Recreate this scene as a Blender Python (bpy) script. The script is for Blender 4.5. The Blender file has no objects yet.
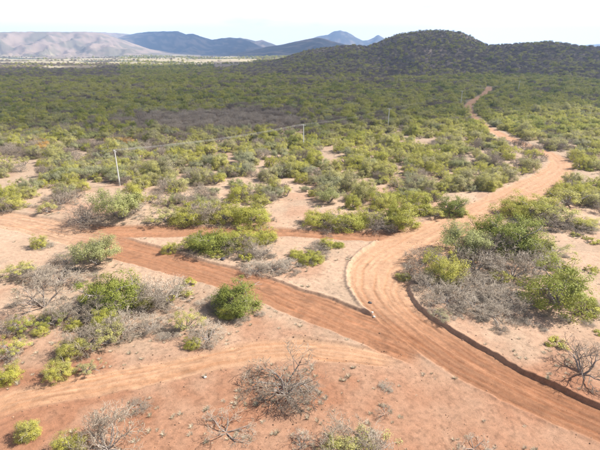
import bpy, math
import numpy as np

R = math.radians
rng = np.random.default_rng(7)
scene = bpy.context.scene
col = scene.collection

# ------------------------------------------------------------------ camera
CAM_H, PITCH, F = 32.0, R(21.5), 445.0          # metres, radians, focal length in photo pixels (600 wide)
cam_d = bpy.data.cameras.new('camera')
cam = bpy.data.objects.new('camera', cam_d); col.objects.link(cam)
cam.location = (0, 0, CAM_H)
cam.rotation_euler = (math.pi / 2 - PITCH, 0, 0)
cam_d.sensor_width = 36; cam_d.lens = 36 * F / 600
cam_d.clip_start = 0.5; cam_d.clip_end = 60000
scene.camera = cam

# ------------------------------------------------------------------ sky, sun, exposure
SUN_EL, SUN_AZ = R(44), R(14)                    # azimuth from +X towards +Y
S_DIR = np.array([math.cos(SUN_EL) * math.cos(SUN_AZ), math.cos(SUN_EL) * math.sin(SUN_AZ), math.sin(SUN_EL)])
w = bpy.data.worlds.new('World'); scene.world = w; w.use_nodes = True
nt = w.node_tree; nt.nodes.clear()
N = nt.nodes.new; L = nt.links.new
sky = N('ShaderNodeTexSky'); sky.sky_type = 'NISHITA'; sky.sun_disc = False
sky.sun_elevation = SUN_EL; sky.sun_rotation = math.pi / 2 - SUN_AZ
sky.air_density = 1.0; sky.dust_density = 1.5; sky.ozone_density = 1.0
tc = N('ShaderNodeTexCoord'); mp = N('ShaderNodeMapping'); mp.inputs['Scale'].default_value = (1, 1, 5)
cn = N('ShaderNodeTexNoise'); cn.inputs['Scale'].default_value = 3.0; cn.inputs['Detail'].default_value = 6
cr = N('ShaderNodeMapRange'); cr.inputs['From Min'].default_value = 0.42; cr.inputs['From Max'].default_value = 0.72
mixc = N('ShaderNodeMix'); mixc.data_type = 'RGBA'; mixc.inputs['B'].default_value = (15.5, 15.6, 15.8, 1)
bg = N('ShaderNodeBackground'); bg.inputs['Strength'].default_value = 0.052
out = N('ShaderNodeOutputWorld')
L(tc.outputs['Generated'], mp.inputs['Vector']); L(mp.outputs['Vector'], cn.inputs['Vector'])
sx = N('ShaderNodeSeparateXYZ'); L(tc.outputs['Generated'], sx.inputs[0])
el = N('ShaderNodeMapRange'); el.inputs['From Min'].default_value = 0.0; el.inputs['From Max'].default_value = 0.55; el.inputs['To Min'].default_value = 0.34; el.inputs['To Max'].default_value = -0.08   # cloud cover closes up towards the horizon
L(sx.outputs['Z'], el.inputs['Value'])
av = N('ShaderNodeMath'); av.operation = 'ADD'; L(cn.outputs['Fac'], av.inputs[0]); L(el.outputs['Result'], av.inputs[1]); L(av.outputs[0], cr.inputs['Value']); L(cr.outputs['Result'], mixc.inputs['Factor'])
L(sky.outputs['Color'], mixc.inputs['A']); L(mixc.outputs['Result'], bg.inputs['Color']); L(bg.outputs['Background'], out.inputs['Surface'])
sun_d = bpy.data.lights.new('sun', 'SUN'); sun_d.energy = 4.9; sun_d.angle = R(0.53); sun_d.color = (1, 0.955, 0.88)
sun = bpy.data.objects.new('sun', sun_d); col.objects.link(sun)
from mathutils import Vector
sun.rotation_euler = Vector(S_DIR).to_track_quat('Z', 'Y').to_euler()
vs = scene.view_settings; vs.view_transform = 'Standard'; vs.look = 'None'; vs.exposure = 1.24; vs.gamma = 1; vs.use_curve_mapping = False
scene.cycles.use_denoising = True
scene.cycles.max_bounces = 6; scene.cycles.volume_bounces = 1; scene.cycles.transparent_max_bounces = 12
scene.cycles.diffuse_bounces = 3

# ------------------------------------------------------------------ pixel <-> place
cp, sp = math.cos(PITCH), math.sin(PITCH)
def ray(px, py):
    a = (np.asarray(px, float) - 300) / F; b = (225 - np.asarray(py, float)) / F
    return np.stack([a, cp + b * sp, -sp + b * cp], -1)
def G(px, py):                                   # photo pixel -> point on the flat ground
    d = ray(px, py); t = -CAM_H / d[..., 2]
    return d[..., :2] * t[..., None]
def to_px(x, y, z):
    zc = y * cp - (z - CAM_H) * sp
    yc = y * sp + (z - CAM_H) * cp
    zc = np.maximum(zc, 1e-3)
    return 300 + F * x / zc, 225 - F * yc / zc
def ppm(x, y):                                   # photo pixels per metre at a ground point
    return F / (y * cp + CAM_H * sp)
def az_el(px, py):
    d = ray(px, py)
    return np.arctan2(d[..., 0], d[..., 1]), np.arctan2(d[..., 2], np.hypot(d[..., 0], d[..., 1]))

# ------------------------------------------------------------------ noise
def _h(ix, iy, s):
    n = (ix.astype(np.int64) * 374761393 + iy.astype(np.int64) * 668265263 + s * 1274126177) & 0xFFFFFFFF
    n = ((n ^ (n >> 13)) * 1274126177) & 0xFFFFFFFF
    n = ((n ^ (n >> 16)) * 2246822519) & 0xFFFFFFFF
    return ((n ^ (n >> 15)) & 0xFFFFFF) / float(0xFFFFFF)
def vn(x, y, s=0):
    x = np.asarray(x, float); y = np.asarray(y, float)
    ix = np.floor(x); iy = np.floor(y); fx = x - ix; fy = y - iy
    fx = fx * fx * fx * (fx * (fx * 6 - 15) + 10); fy = fy * fy * fy * (fy * (fy * 6 - 15) + 10)
    a = _h(ix, iy, s); b = _h(ix + 1, iy, s); c = _h(ix, iy + 1, s); d = _h(ix + 1, iy + 1, s)
    return (a * (1 - fx) + b * fx) * (1 - fy) + (c * (1 - fx) + d * fx) * fy
def fbm(x, y, o=4, s=0):
    r = 0; a = 1; t = 0
    for k in range(o):
        r = r + a * vn(x * 2 ** k + 17.3 * k, y * 2 ** k - 9.1 * k, s + k); t += a; a *= .5
    return r / t                                  # 0..1
def ridged(x, y, o=4, s=0):
    r = 0; a = 1; t = 0
    for k in range(o):
        r = r + a * (1 - np.abs(2 * vn(x * 2 ** k + 5.7 * k, y * 2 ** k, s + k) - 1)); t += a; a *= .5
    return r / t
def sst(a, b, x):
    t = np.clip((x - a) / (b - a), 0, 1); return t * t * (3 - 2 * t)

# ------------------------------------------------------------------ roads (edges traced on the photo, laid on the ground)
def smooth_line(P, n):
    P = np.asarray(P, float)
    d = np.r_[0, np.cumsum(np.hypot(*np.diff(P, axis=0).T))]; d /= d[-1]
    t = np.linspace(0, 1, n)
    Q = np.stack([np.interp(t, d, P[:, k]) for k in (0, 1)], -1)
    for _ in range(max(2, n // 40)):
        Q[1:-1] = .25 * Q[:-2] + .5 * Q[1:-1] + .25 * Q[2:]
    return Q
def road(name, left, right, n):
    Lp = smooth_line(G(*np.array(left, float).T), n); Rp = smooth_line(G(*np.array(right, float).T), n)
    C = .5 * (Lp + Rp); hw = .5 * np.hypot(*(Lp - Rp).T)
    T = np.gradient(C, axis=0); T /= np.hypot(*T.T)[:, None]
    hw = hw * (1 - .14 * sst(75, 105, np.hypot(*C.T)) - .28 * sst(115, 180, np.hypot(*C.T)))
    s = np.r_[0, np.cumsum(np.hypot(*np.diff(C, axis=0).T))]
    return dict(name=name, C=C, hw=hw, T=T, s=s)
main_L = [(640, 458), (600, 440), (552, 423), (510, 403), (477, 388), (443, 371), (412, 346), (395, 333), (383, 322), (366, 308), (356, 295), (352, 282), (357, 270), (368, 259), (382, 251), (402, 242),
          (425, 231), (450, 221), (480, 207), (510, 192), (535, 179), (548, 170), (551, 163), (544, 157), (522, 148), (500, 139), (483, 130), (471, 120), (465, 112), (463, 106), (467, 101), (478, 95), (483, 90), (484, 86)]
main_R = [(640, 422), (600, 404), (560, 387), (530, 373), (500, 358), (470, 342), (440, 324), (420, 312), (406, 299), (398, 288), (396, 278), (401, 268), (414, 258), (432, 247),
          (455, 236), (480, 223), (505, 211), (525, 200), (545, 189), (560, 180), (570, 172), (574, 164), (567, 157), (550, 150), (530, 143), (508, 134), (491, 126), (479, 117), (474, 110), (473, 106), (479, 101), (489, 95), (493, 90), (494, 86)]
ROADS = [
    road('main_dirt_road', main_L, main_R, 420),
    road('diagonal_dirt_road',
         [(-60, 203), (0, 213), (40, 220), (80, 230), (120, 241), (160, 252), (200, 263), (224, 269), (253, 277), (285, 288), (322, 299), (360, 314), (395, 328), (425, 345)],
         [(-60, 215), (0, 224), (40, 233), (80, 244), (120, 256), (150, 264), (180, 273), (218, 284), (258, 297), (306, 317), (358, 338), (400, 356), (443, 374)], 240),
    road('side_track', [(10, 219), (60, 225), (120, 226), (160, 226), (200, 226), (240, 228), (290, 228), (330, 231), (370, 231), (395, 230), (418, 228)],
         [(10, 226), (60, 234), (120, 238), (160, 238), (200, 236), (240, 236), (290, 236), (330, 239), (370, 240), (395, 241), (412, 241)], 160),
    road('lower_track', [(-60, 402), (0, 392), (60, 379), (100, 372), (150, 364), (200, 355), (250, 343), (300, 339), (350, 345), (405, 356)],
         [(-60, 426), (0, 413), (60, 402), (100, 396), (150, 386), (200, 374), (250, 364), (300, 360), (350, 363), (405, 370)], 200),
]
def road_coords(rd, x, y):
    """lateral offset (+ = right of travel), half-width, arc length, end fade for the points near the road"""
    C = rd['C']; m = rd['hw'].max() + 4
    ok = (x > C[:, 0].min() - m) & (x < C[:, 0].max() + m) & (y > C[:, 1].min() - m) & (y < C[:, 1].max() + m)
    idx = np.nonzero(ok)[0]
    lat = np.full(x.shape, 99.0); hw = np.ones(x.shape); s = np.zeros(x.shape)
    for k in range(0, len(idx), 40000):
        i = idx[k:k + 40000]
        dx = x[i, None] - C[None, :, 0]; dy = y[i, None] - C[None, :, 1]
        j = np.argmin(dx * dx + dy * dy, 1); a = np.arange(len(i))
        tx, ty = rd['T'][j].T
        along = dx[a, j] * tx + dy[a, j] * ty
        lt = dx[a, j] * ty - dy[a, j] * tx
        st = rd['s'][1]
        far = ((j == 0) & (along < -1)) | ((j == len(C) - 1) & (along > 1))
        lt = np.where(far, 99, lt)
        lat[i] = lt; hw[i] = rd['hw'][j]; s[i] = rd['s'][j] + along
    return lat, hw, s

def arc_of(rd, px, py):
    p = G(px, py); return rd['s'][np.argmin(((rd['C'] - p) ** 2).sum(1))]
S_BANK0 = arc_of(ROADS[0], 640, 430); S_BANK1 = arc_of(ROADS[0], 380, 275); S_BERM0 = arc_of(ROADS[0], 405, 325); S_BERM1 = arc_of(ROADS[0], 410, 243)

def road_profile(rd, k, x, y):
    lat, hw, s = road_coords(rd, x, y); X_, Y_ = x, y
    near = np.abs(lat) < hw + 4
    dz = np.zeros(x.shape); mask = np.zeros(x.shape); rut = np.zeros(x.shape); streak = np.zeros(x.shape)
    i = np.nonzero(near)[0]
    if not len(i): return dz, mask, rut, streak
    lt, h, ss = lat[i], hw[i], s[i]
    wob = (fbm(ss * .12, ss * 0 + k, 3, 40 + k) - .5) * 1.5
    e = np.abs(lt) - h - (fbm(ss * .5, np.sign(lt) * 3 + k, 4, 50 + k) - .5) * .5      # distance outside the edge
    S0, L0 = rd['s'][0], rd['s'][-1]
    endf = sst(0, 2.5, ss - S0) * sst(0, 3, L0 - ss) if k else sst(0, 3, L0 - ss)
    ew = np.where(((lt > 0) & (k == 0)) | (k == 1), .10 + .1 * (k == 1), .22); inside = sst(1, -1, e / ew) * endf
    mask[i] = sst(.5, -.5, e) * endf
    cut = np.array([.16, .22, .16, .1])[k] * (0.6 + .8 * fbm(ss * .1, ss * 0, 2, 60 + k))
    if k == 0:
        b = sst(S_BANK0 - 5, S_BANK0, ss) * sst(S_BANK1 + 2, S_BANK1 - 4, ss)
        cut = cut + np.where(lt > 0, .22, .03) * b * sst(-h, h * .6, lt)
        cut = cut * (1 - .35 * sst(S_BANK1, S_BANK1 + 20, ss))
    d = -cut * inside
    # windrow thrown up on the edges
    bh = np.array([.09, .06, .08, .07])[k] * (.2 + 1.5 * fbm(ss * .35, np.sign(lt) * 7.0, 3, 70 + k))
    if k == 0:
        bl = sst(S_BERM0 - 2, S_BERM0 + 3, ss) * sst(S_BERM1 + 3, S_BERM1 - 3, ss) * (lt < 0)
        bh = bh + .2 * bl
    d = d + bh * np.exp(-((e - .25) / .3) ** 2) * endf
    # ruts and grader streaks
    ru = np.zeros(len(i))
    for off, wd, dp in ((-.55, .22, .07), (-.16, .18, .045), (.22, .2, .06), (.62, .22, .07), (-.8, .12, .05), (.42, .14, .04)):
        o = off * h + wob * 1.1 + .3 * (fbm(ss * .12, ss * 0 + off * 9, 2, 80 + k) - .5)
        g = np.exp(-((lt - o) / wd) ** 2) * (.25 + 1.3 * fbm(ss * .2, ss * 0 + off * 5, 2, 90 + k))
        ru += g; d = d - .35 * dp * g * inside
        d = d + dp * .25 * np.exp(-((np.abs(lt - o) - wd * 1.7) / .12) ** 2) * inside
    st = .6 * fbm(ss * .22 + 3 * k, lt * 2.4 + wob * 4, 4, 100 + k) + .4 * fbm(X_[i] * 1.3, Y_[i] * 1.3, 4, 130 + k)
    d = d + (st - .5) * .03 * inside
    dz[i] = d; rut[i] = np.clip(ru, 0, 1.3) * inside; streak[i] = (st - .5) * inside
    return dz, mask, rut, streak

# ------------------------------------------------------------------ hills: skyline profiles (photo pixels), each at its own distance
def prof(pts):
    p = np.array(pts, float); a, e = az_el(p[:, 0], p[:, 1]); return a, e
RANGES = [  # name, skyline, ridge distance, foot distance in front, back width, gully scale, gully depth
    ('right_hill', [(238, 66), (255, 64), (280, 60), (300, 53), (320, 49), (340, 46.5), (355, 46), (367, 47), (385, 40), (400, 34), (412, 32), (430, 31), (450, 31), (462, 32.5), (475, 39), (488, 45.5), (500, 45), (525, 43.5), (550, 42), (562, 43.5), (580, 46.5), (605, 48), (640, 46), (760, 50)], 960, 560, 320, 70, .28),
    ('left_mountain', [(-260, 36), (-100, 33), (-40, 32), (0, 31.5), (30, 31), (60, 31.5), (85, 31.5), (100, 32.5), (118, 38), (135, 44), (150, 49), (175, 53)], 3600, 2700, 900, 150, .48),
    ('far_plateau', [(60, 34), (90, 31.5), (105, 32), (122, 33), (140, 35), (160, 40)], 5200, 4500, 800, 300, .2),
    ('blue_range', [(85, 52), (105, 43), (122, 36), (138, 32.5), (150, 31.3), (165, 31), (178, 31), (186, 34), (193, 33.3), (203, 37), (212, 39.5), (222, 38), (232, 37.3), (240, 38.5), (250, 41), (258, 45), (268, 49), (285, 53)], 4500, 3500, 900, 330, .32),
    ('blue_range', [(215, 45), (232, 38.5), (240, 37.5), (248, 39), (256, 41), (262, 39.6), (272, 43.5), (280, 46.5), (292, 52)], 5000, 4300, 700, 260, .3),
    ('middle_ridge', [(225, 55), (250, 50.5), (265, 47), (282, 44.5), (300, 40.5), (312, 38), (320, 37.6), (330, 40.5), (345, 44.5), (362, 47), (390, 50), (420, 53)], 3000, 2300, 600, 220, .26),
    ('far_peak', [(290, 48), (308, 40), (318, 36), (328, 34.5), (334, 31), (341, 30.3), (348, 32), (355, 36.5), (363, 40.5), (368, 40), (374, 37.2), (378, 34.6), (381, 36), (388, 40), (400, 46), (420, 51)], 6500, 5500, 900, 420, .2),
    ('far_peak', [(520, 52), (560, 49), (575, 46), (590, 44.5), (605, 43.5), (640, 42), (720, 44), (800, 47)], 6000, 5000, 900, 380, .2),
]
def height(x, y):
    r = np.hypot(x, y); th = np.arctan2(x, y)
    z = (fbm(x / 45, y / 45, 3, 1) - .5) * .7 * sst(15, 60, r)
    z = z + (fbm(x / 260, y / 260, 3, 2) - .5) * np.clip((r - 130) * .012, 0, 14) * sst(4500, 2500, r)
    z = z + (fbm(x / 3.2, y / 3.2, 3, 3) - .5) * .16 * sst(400, 150, r) + (fbm(x / .6, y / .6, 2, 4) - .5) * .05 * sst(120, 70, r)
    z = z - .0008 * np.clip(r - 900, 0, 2500) * sst(.1, -.15, th)        # far valley sinks a little
    lab = np.zeros(x.shape, int)
    for k, (nm, pts, Rd, ft, bk, gs, gd) in enumerate(RANGES):
        a, e = prof(pts)
        sel = np.nonzero((r > ft * .85) & (r < Rd + bk * 1.4) & (th > a[0] - .05) & (th < a[-1] + .05))[0]
        if not len(sel): continue
        X, Y, rr, tt = x[sel], y[sel], r[sel], th[sel]
        top = CAM_H + np.tan(np.interp(tt, a, e)) * Rd
        top = top * sst(a[0] - .05, a[0] + .01, tt) * sst(a[-1] + .05, a[-1] - .01, tt)
        wr = (fbm(X / (gs * 3), Y / (gs * 3), 3, 200 + k) - .5) * (Rd - ft) * .35
        t = np.where(rr < Rd, (rr + wr * sst(Rd, Rd - (Rd - ft) * .4, rr) - ft) / (Rd - ft), 1 - (rr - Rd) / bk)
        t = np.clip(t, 0, 1)
        shp = np.where(rr < Rd, .35 * t + .65 * t * t * (3 - 2 * t), t * t * (3 - 2 * t))
        g = ridged(X / gs + .3 * fbm(X / gs, Y / gs, 2, 5), Y / (gs * 1.6), 5, 210 + 7 * k)
        hh = top * (shp - gd * (1 - g) * 1.6 * np.sin(np.pi * np.clip(t, 0, 1)) ** .8 * np.where(rr < Rd, 1, .4))
        hh = hh + (fbm(X / 25, Y / 25, 3, 6) - .5) * (.05 * top) * shp
        up = hh > z[sel] + .5
        zz = z[sel]; zz = np.where(hh > zz, hh, zz); z[sel] = zz
        lb = lab[sel]; lb = np.where(up, k + 1, lb); lab[sel] = lb
    return z, lab

# ------------------------------------------------------------------ materials
def mat(name):
    m = bpy.data.materials.new(name); m.use_nodes = True; t = m.node_tree; t.nodes.clear()
    o = t.nodes.new('ShaderNodeOutputMaterial'); return m, t, o
def earth_material():
    m, t, o = mat('earth'); N = t.nodes.new; L = t.links.new
    b = N('ShaderNodeBsdfPrincipled'); b.inputs['Roughness'].default_value = .95; b.inputs['Specular IOR Level'].default_value = .15
    at = N('ShaderNodeAttribute'); at.attribute_name = 'soil'
    g = N('ShaderNodeNewGeometry')
    n1 = N('ShaderNodeTexNoise'); n1.inputs['Scale'].default_value = 1.4; n1.inputs['Detail'].default_value = 8; n1.inputs['Roughness'].default_value = .7
    n2 = N('ShaderNodeTexNoise'); n2.inputs['Scale'].default_value = 9; n2.inputs['Detail'].default_value = 5; n2.inputs['Roughness'].default_value = .75
    L(g.outputs['Position'], n1.inputs['Vector']); L(g.outputs['Position'], n2.inputs['Vector'])
    r1 = N('ShaderNodeMapRange'); r1.inputs['From Min'].default_value = .25; r1.inputs['From Max'].default_value = .75; r1.inputs['To Min'].default_value = .74; r1.inputs['To Max'].default_value = 1.24
    r2 = N('ShaderNodeMapRange'); r2.inputs['From Min'].default_value = .3; r2.inputs['From Max'].default_value = .7; r2.inputs['To Min'].default_value = .76; r2.inputs['To Max'].default_value = 1.22
    L(n1.outputs['Fac'], r1.inputs['Value']); L(n2.outputs['Fac'], r2.inputs['Value'])
    mu = N('ShaderNodeMath'); mu.operation = 'MULTIPLY'; L(r1.outputs['Result'], mu.inputs[0]); L(r2.outputs['Result'], mu.inputs[1])
    # scattered dark pebbles and leaf litter
    vo = N('ShaderNodeTexVoronoi'); vo.inputs['Scale'].default_value = 2.2; L(g.outputs['Position'], vo.inputs['Vector'])
    n3 = N('ShaderNodeTexNoise'); n3.inputs['Scale'].default_value = .35; n3.inputs['Detail'].default_value = 3; L(g.outputs['Position'], n3.inputs['Vector'])
    pr = N('ShaderNodeMapRange'); pr.inputs['From Min'].default_value = .05; pr.inputs['From Max'].default_value = .14; pr.inputs['To Min'].default_value = .38; pr.inputs['To Max'].default_value = 1
    L(vo.outputs['Distance'], pr.inputs['Value'])
    ps = N('ShaderNodeMapRange'); ps.inputs['From Min'].default_value = .42; ps.inputs['From Max'].default_value = .58; L(n3.outputs['Fac'], ps.inputs['Value'])
    pm = N('ShaderNodeMix'); pm.data_type = 'FLOAT'; L(ps.outputs['Result'], pm.inputs['Factor']); pm.inputs['A'].default_value = 1; L(pr.outputs['Result'], pm.inputs['B'])
    mu2 = N('ShaderNodeMath'); mu2.operation = 'MULTIPLY'; L(mu.outputs[0], mu2.inputs[0]); L(pm.outputs['Result'], mu2.inputs[1])
    vm = N('ShaderNodeVectorMath'); vm.operation = 'SCALE'; L(at.outputs['Color'], vm.inputs[0]); L(mu2.outputs[0], vm.inputs['Scale'])
    L(vm.outputs['Vector'], b.inputs['Base Color'])
    bp = N('ShaderNodeBump'); bp.inputs['Strength'].default_value = .5; bp.inputs['Distance'].default_value = .06
    L(n2.outputs['Fac'], bp.inputs['Height']); L(bp.outputs['Normal'], b.inputs['Normal'])
    L(b.outputs['BSDF'], o.inputs['Surface']); return m
def leaf_material(name, ramp, trans=.3):
    """tint (per plant) picks the leaf colour, 'v' (per leaf) varies it"""
    m, t, o = mat(name); N = t.nodes.new; L = t.links.new
    ti = N('ShaderNodeAttribute'); ti.attribute_type = 'INSTANCER'; ti.attribute_name = 'tint'
    v = N('ShaderNodeAttribute'); v.attribute_name = 'v'
    ad = N('ShaderNodeMath'); ad.operation = 'MULTIPLY_ADD'; ad.inputs[1].default_value = .24; L(v.outputs['Fac'], ad.inputs[0])
    sb = N('ShaderNodeMath'); sb.operation = 'SUBTRACT'; sb.inputs[1].default_value = .12; L(ti.outputs['Fac'], sb.inputs[0]); L(sb.outputs[0], ad.inputs[2])
    cr = N('ShaderNodeValToRGB'); e = cr.color_ramp.elements
    while len(e) < len(ramp): e.new(.5)
    for k, (p, c) in enumerate(ramp): e[k].position = p; e[k].color = (*c, 1)
    L(ad.outputs[0], cr.inputs['Fac'])
    br = N('ShaderNodeMapRange'); br.inputs['To Min'].default_value = .65; br.inputs['To Max'].default_value = 1.3; L(v.outputs['Fac'], br.inputs['Value'])
    vm = N('ShaderNodeVectorMath'); vm.operation = 'SCALE'; L(cr.outputs['Color'], vm.inputs[0]); L(br.outputs['Result'], vm.inputs['Scale'])
    d = N('ShaderNodeBsdfPrincipled'); d.inputs['Roughness'].default_value = .6; d.inputs['Specular IOR Level'].default_value = .25
    tr = N('ShaderNodeBsdfTranslucent'); mx = N('ShaderNodeMixShader'); mx.inputs[0].default_value = trans
    L(vm.outputs['Vector'], d.inputs['Base Color']); L(vm.outputs['Vector'], tr.inputs['Color'])
    L(d.outputs[0], mx.inputs[1]); L(tr.outputs[0], mx.inputs[2]); L(mx.outputs[0], o.inputs['Surface']); return m
def plain(name, c, rough=.9, noise=.25, scale=6):
    m, t, o = mat(name); N = t.nodes.new; L = t.links.new
    b = N('ShaderNodeBsdfPrincipled'); b.inputs['Roughness'].default_value = rough; b.inputs['Specular IOR Level'].default_value = .2
    n = N('ShaderNodeTexNoise'); n.inputs['Scale'].default_value = scale; n.inputs['Detail'].default_value = 5
    tcn = N('ShaderNodeTexCoord'); L(tcn.outputs['Object'], n.inputs['Vector'])
    cr = N('ShaderNodeValToRGB'); c = np.array(c)
    cr.color_ramp.elements[0].position = .3; cr.color_ramp.elements[0].color = (*(c * (1 - noise)), 1)
    cr.color_ramp.elements[1].position = .7; cr.color_ramp.elements[1].color = (*np.minimum(c * (1 + noise), 1), 1)
    L(n.outputs['Fac'], cr.inputs['Fac']); L(cr.outputs['Color'], b.inputs['Base Color']); L(b.outputs[0], o.inputs['Surface']); return m
M_EARTH = earth_material()
M_LEAF = leaf_material('leaves', [(0.0, (.36, .32, .20)), (.22, (.43, .40, .15)), (.42, (.46, .43, .08)), (.65, (.27, .29, .055)), (1.0, (.13, .165, .045))], .42)
M_OLIVE = leaf_material('olive_leaves', [(0.0, (.36, .35, .22)), (.5, (.35, .355, .13)), (1.0, (.27, .30, .09))], .4)
M_ORANGE = leaf_material('orange_leaves', [(0.0, (.50, .29, .09)), (1.0, (.46, .31, .09))])
M_BARK = plain('grey_bark', (.27, .235, .21))
M_DARKBARK = plain('dark_bark', (.21, .17, .145), .95, .4)
M_TWIG = leaf_material('dry_twigs', [(0.0, (.43, .36, .28)), (.5, (.31, .25, .188)), (1.0, (.175, .132, .098))], .1)
M_STRAW = leaf_material('dry_grass', [(0.0, (.50, .42, .30)), (.5, (.40, .34, .25)), (1.0, (.30, .26, .17))], .2)
M_CONCRETE = plain('pole_concrete', (.55, .53, .49), .85, .12, 3)
M_WIRE = plain('cable_aluminium', (.42, .41, .40), .5, .08)
M_CERAMIC = plain('ceramic', (.30, .27, .25), .3, .1)
M_STONE = plain('pale_stone', (.45, .40, .35), .9, .2)
M_DSTONE = plain('dark_stone', (.07, .06, .06), .8, .3)

# ------------------------------------------------------------------ mesh helper
def mesh_obj(name, V, Fc, m, parent=None, smooth=False, attr=None):
    me = bpy.data.meshes.new(name)
    V = np.asarray(V, np.float32); Fc = np.asarray(Fc, np.int32)
    me.vertices.add(len(V)); me.vertices.foreach_set('co', V.ravel())
    k = Fc.shape[1]; me.loops.add(Fc.size); me.loops.foreach_set('vertex_index', Fc.ravel())
    me.polygons.add(len(Fc)); me.polygons.foreach_set('loop_start', np.arange(0, Fc.size, k, dtype=np.int32))
    me.polygons.foreach_set('use_smooth', np.full(len(Fc), smooth))
    me.update(calc_edges=True)
    for nm, a in (attr or {}).items():
        a = np.asarray(a, np.float32)
        if a.ndim == 2:
            at = me.attributes.new(nm, 'FLOAT_COLOR', 'POINT'); at.data.foreach_set('color', np.c_[a, np.ones(len(a))].astype(np.float32).ravel())
        else:
            at = me.attributes.new(nm, 'FLOAT', 'POINT'); at.data.foreach_set('value', a)
    me.materials.append(m)
    o = bpy.data.objects.new(name, me); col.objects.link(o)
    if parent: o.parent = parent
    return o
def tag(o, label=None, cat=None, group=None, kind=None):
    if label: o['label'] = label
    if cat: o['category'] = cat
    if group: o['group'] = group
    if kind: o['kind'] = kind
    return o
def empty(name, loc, rz=0, sc=(1, 1, 1)):
    o = bpy.data.objects.new(name, None); col.objects.link(o); o.location = loc; o.rotation_euler = (0, 0, rz); o.scale = sc; o.empty_display_size = .2
    return o

# ------------------------------------------------------------------ terrain sheet
def geo(a, b, step):
    n = max(2, int(math.log(b / a) / step)); return list(np.geomspace(a, b, n, endpoint=False))
rs = np.array([0.01, 4, 9, 14] + geo(18, 26, .03) + geo(26, 75, .0027) + geo(75, 160, .0038) + geo(160, 520, .007) + geo(520, 1100, .005) + geo(1100, 2400, .014) + geo(2400, 7000, .0085) + list(np.geomspace(7000, 9000, 12)))
th_f = np.linspace(R(-39), R(39), 470)
th_c = np.linspace(R(39), R(321), 80)[1:-1]
ths = np.r_[th_f, th_c]
RR, TT = np.meshgrid(rs, ths, indexing='ij')
X = (RR * np.sin(TT)).ravel(); Y = (RR * np.cos(TT)).ravel()
Z, LAB = height(X, Y)
base_Z = Z.copy()
# soil colours (true colours of the ground, linear)
SAND = np.array([.375, .262, .182]); RED = np.array([.252, .122, .070]); ROADC = np.array([.245, .115, .06]); TRACK = np.array([.325, .18, .10]); LITTER = np.array([.27, .20, .14])
r_ = np.hypot(X, Y); px_, py_ = to_px(X, Y, 0 * X)
red = sst(298, 400, py_ + (fbm(X / 6, Y / 6, 3, 11) - .5) * 60) * sst(150, 30, r_) * (.62 + .4 * (fbm(X / 2.5, Y / 2.5, 4, 21) - .3))
red = np.clip(red + .12 * (r_ < 90) + .4 * sst(.50, .7, fbm(X / 9, Y / 9, 4, 12)), 0, 1)
soil = SAND + (RED - SAND) * red[:, None]
lit = sst(.46, .70, fbm(X / 5, Y / 5, 5, 13)) * .5 * (1 - .75 * sst(330, 380, py_))
lit = np.maximum(lit, sst(95, 150, r_) * (.35 + .6 * fbm(X / 12, Y / 12, 3, 14)))
soil = soil + (LITTER - soil) * np.clip(lit, 0, 1)[:, None]
speck = sst(.56, .8, fbm(X / .3, Y / .3, 2, 15)) * .22 * sst(120, 60, r_)
soil = soil * (1 - speck)[:, None]
# far plain: scrub soil, pale fields of the valley, wooded bands
scrubc = np.array([.12, .105, .065]); pale = np.array([.31, .26, .17]); wood = np.array([.10, .105, .07])
far = sst(170, 330, r_)
soil = soil + (scrubc - soil) * (far * .75)[:, None]
vf = sst(820, 1050, r_ + (fbm(TT.ravel() * 18, r_ / 900, 3, 16) - .5) * 500)
fb = fbm(X / 300, Y / 150, 5, 17)
val = pale + (wood - pale) * sst(.53, .62, fb)[:, None]
val = val * (0.6 + .8 * fbm(X / 40, Y / 60, 4, 18))[:, None]
soil = soil + (val - soil) * vf[:, None]
# hills
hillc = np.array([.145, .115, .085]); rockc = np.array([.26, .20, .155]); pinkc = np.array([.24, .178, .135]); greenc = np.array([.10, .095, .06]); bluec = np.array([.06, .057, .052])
for k, rg in enumerate(RANGES):
    s_ = LAB == k + 1
    if not s_.any(): continue
    xs, ys = X[s_], Y[s_]; g1 = fbm(xs / 60, ys / 60, 5, 19); g2 = fbm(xs / 12, ys / 12, 3, 20)
    if rg[0] == 'right_hill': c = hillc + (rockc - hillc) * (sst(.5, .72, g2) * .7)[:, None]
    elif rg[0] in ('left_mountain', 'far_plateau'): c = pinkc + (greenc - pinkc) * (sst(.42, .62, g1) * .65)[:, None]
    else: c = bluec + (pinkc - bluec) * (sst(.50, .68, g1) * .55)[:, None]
    soil[s_] = c
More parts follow.
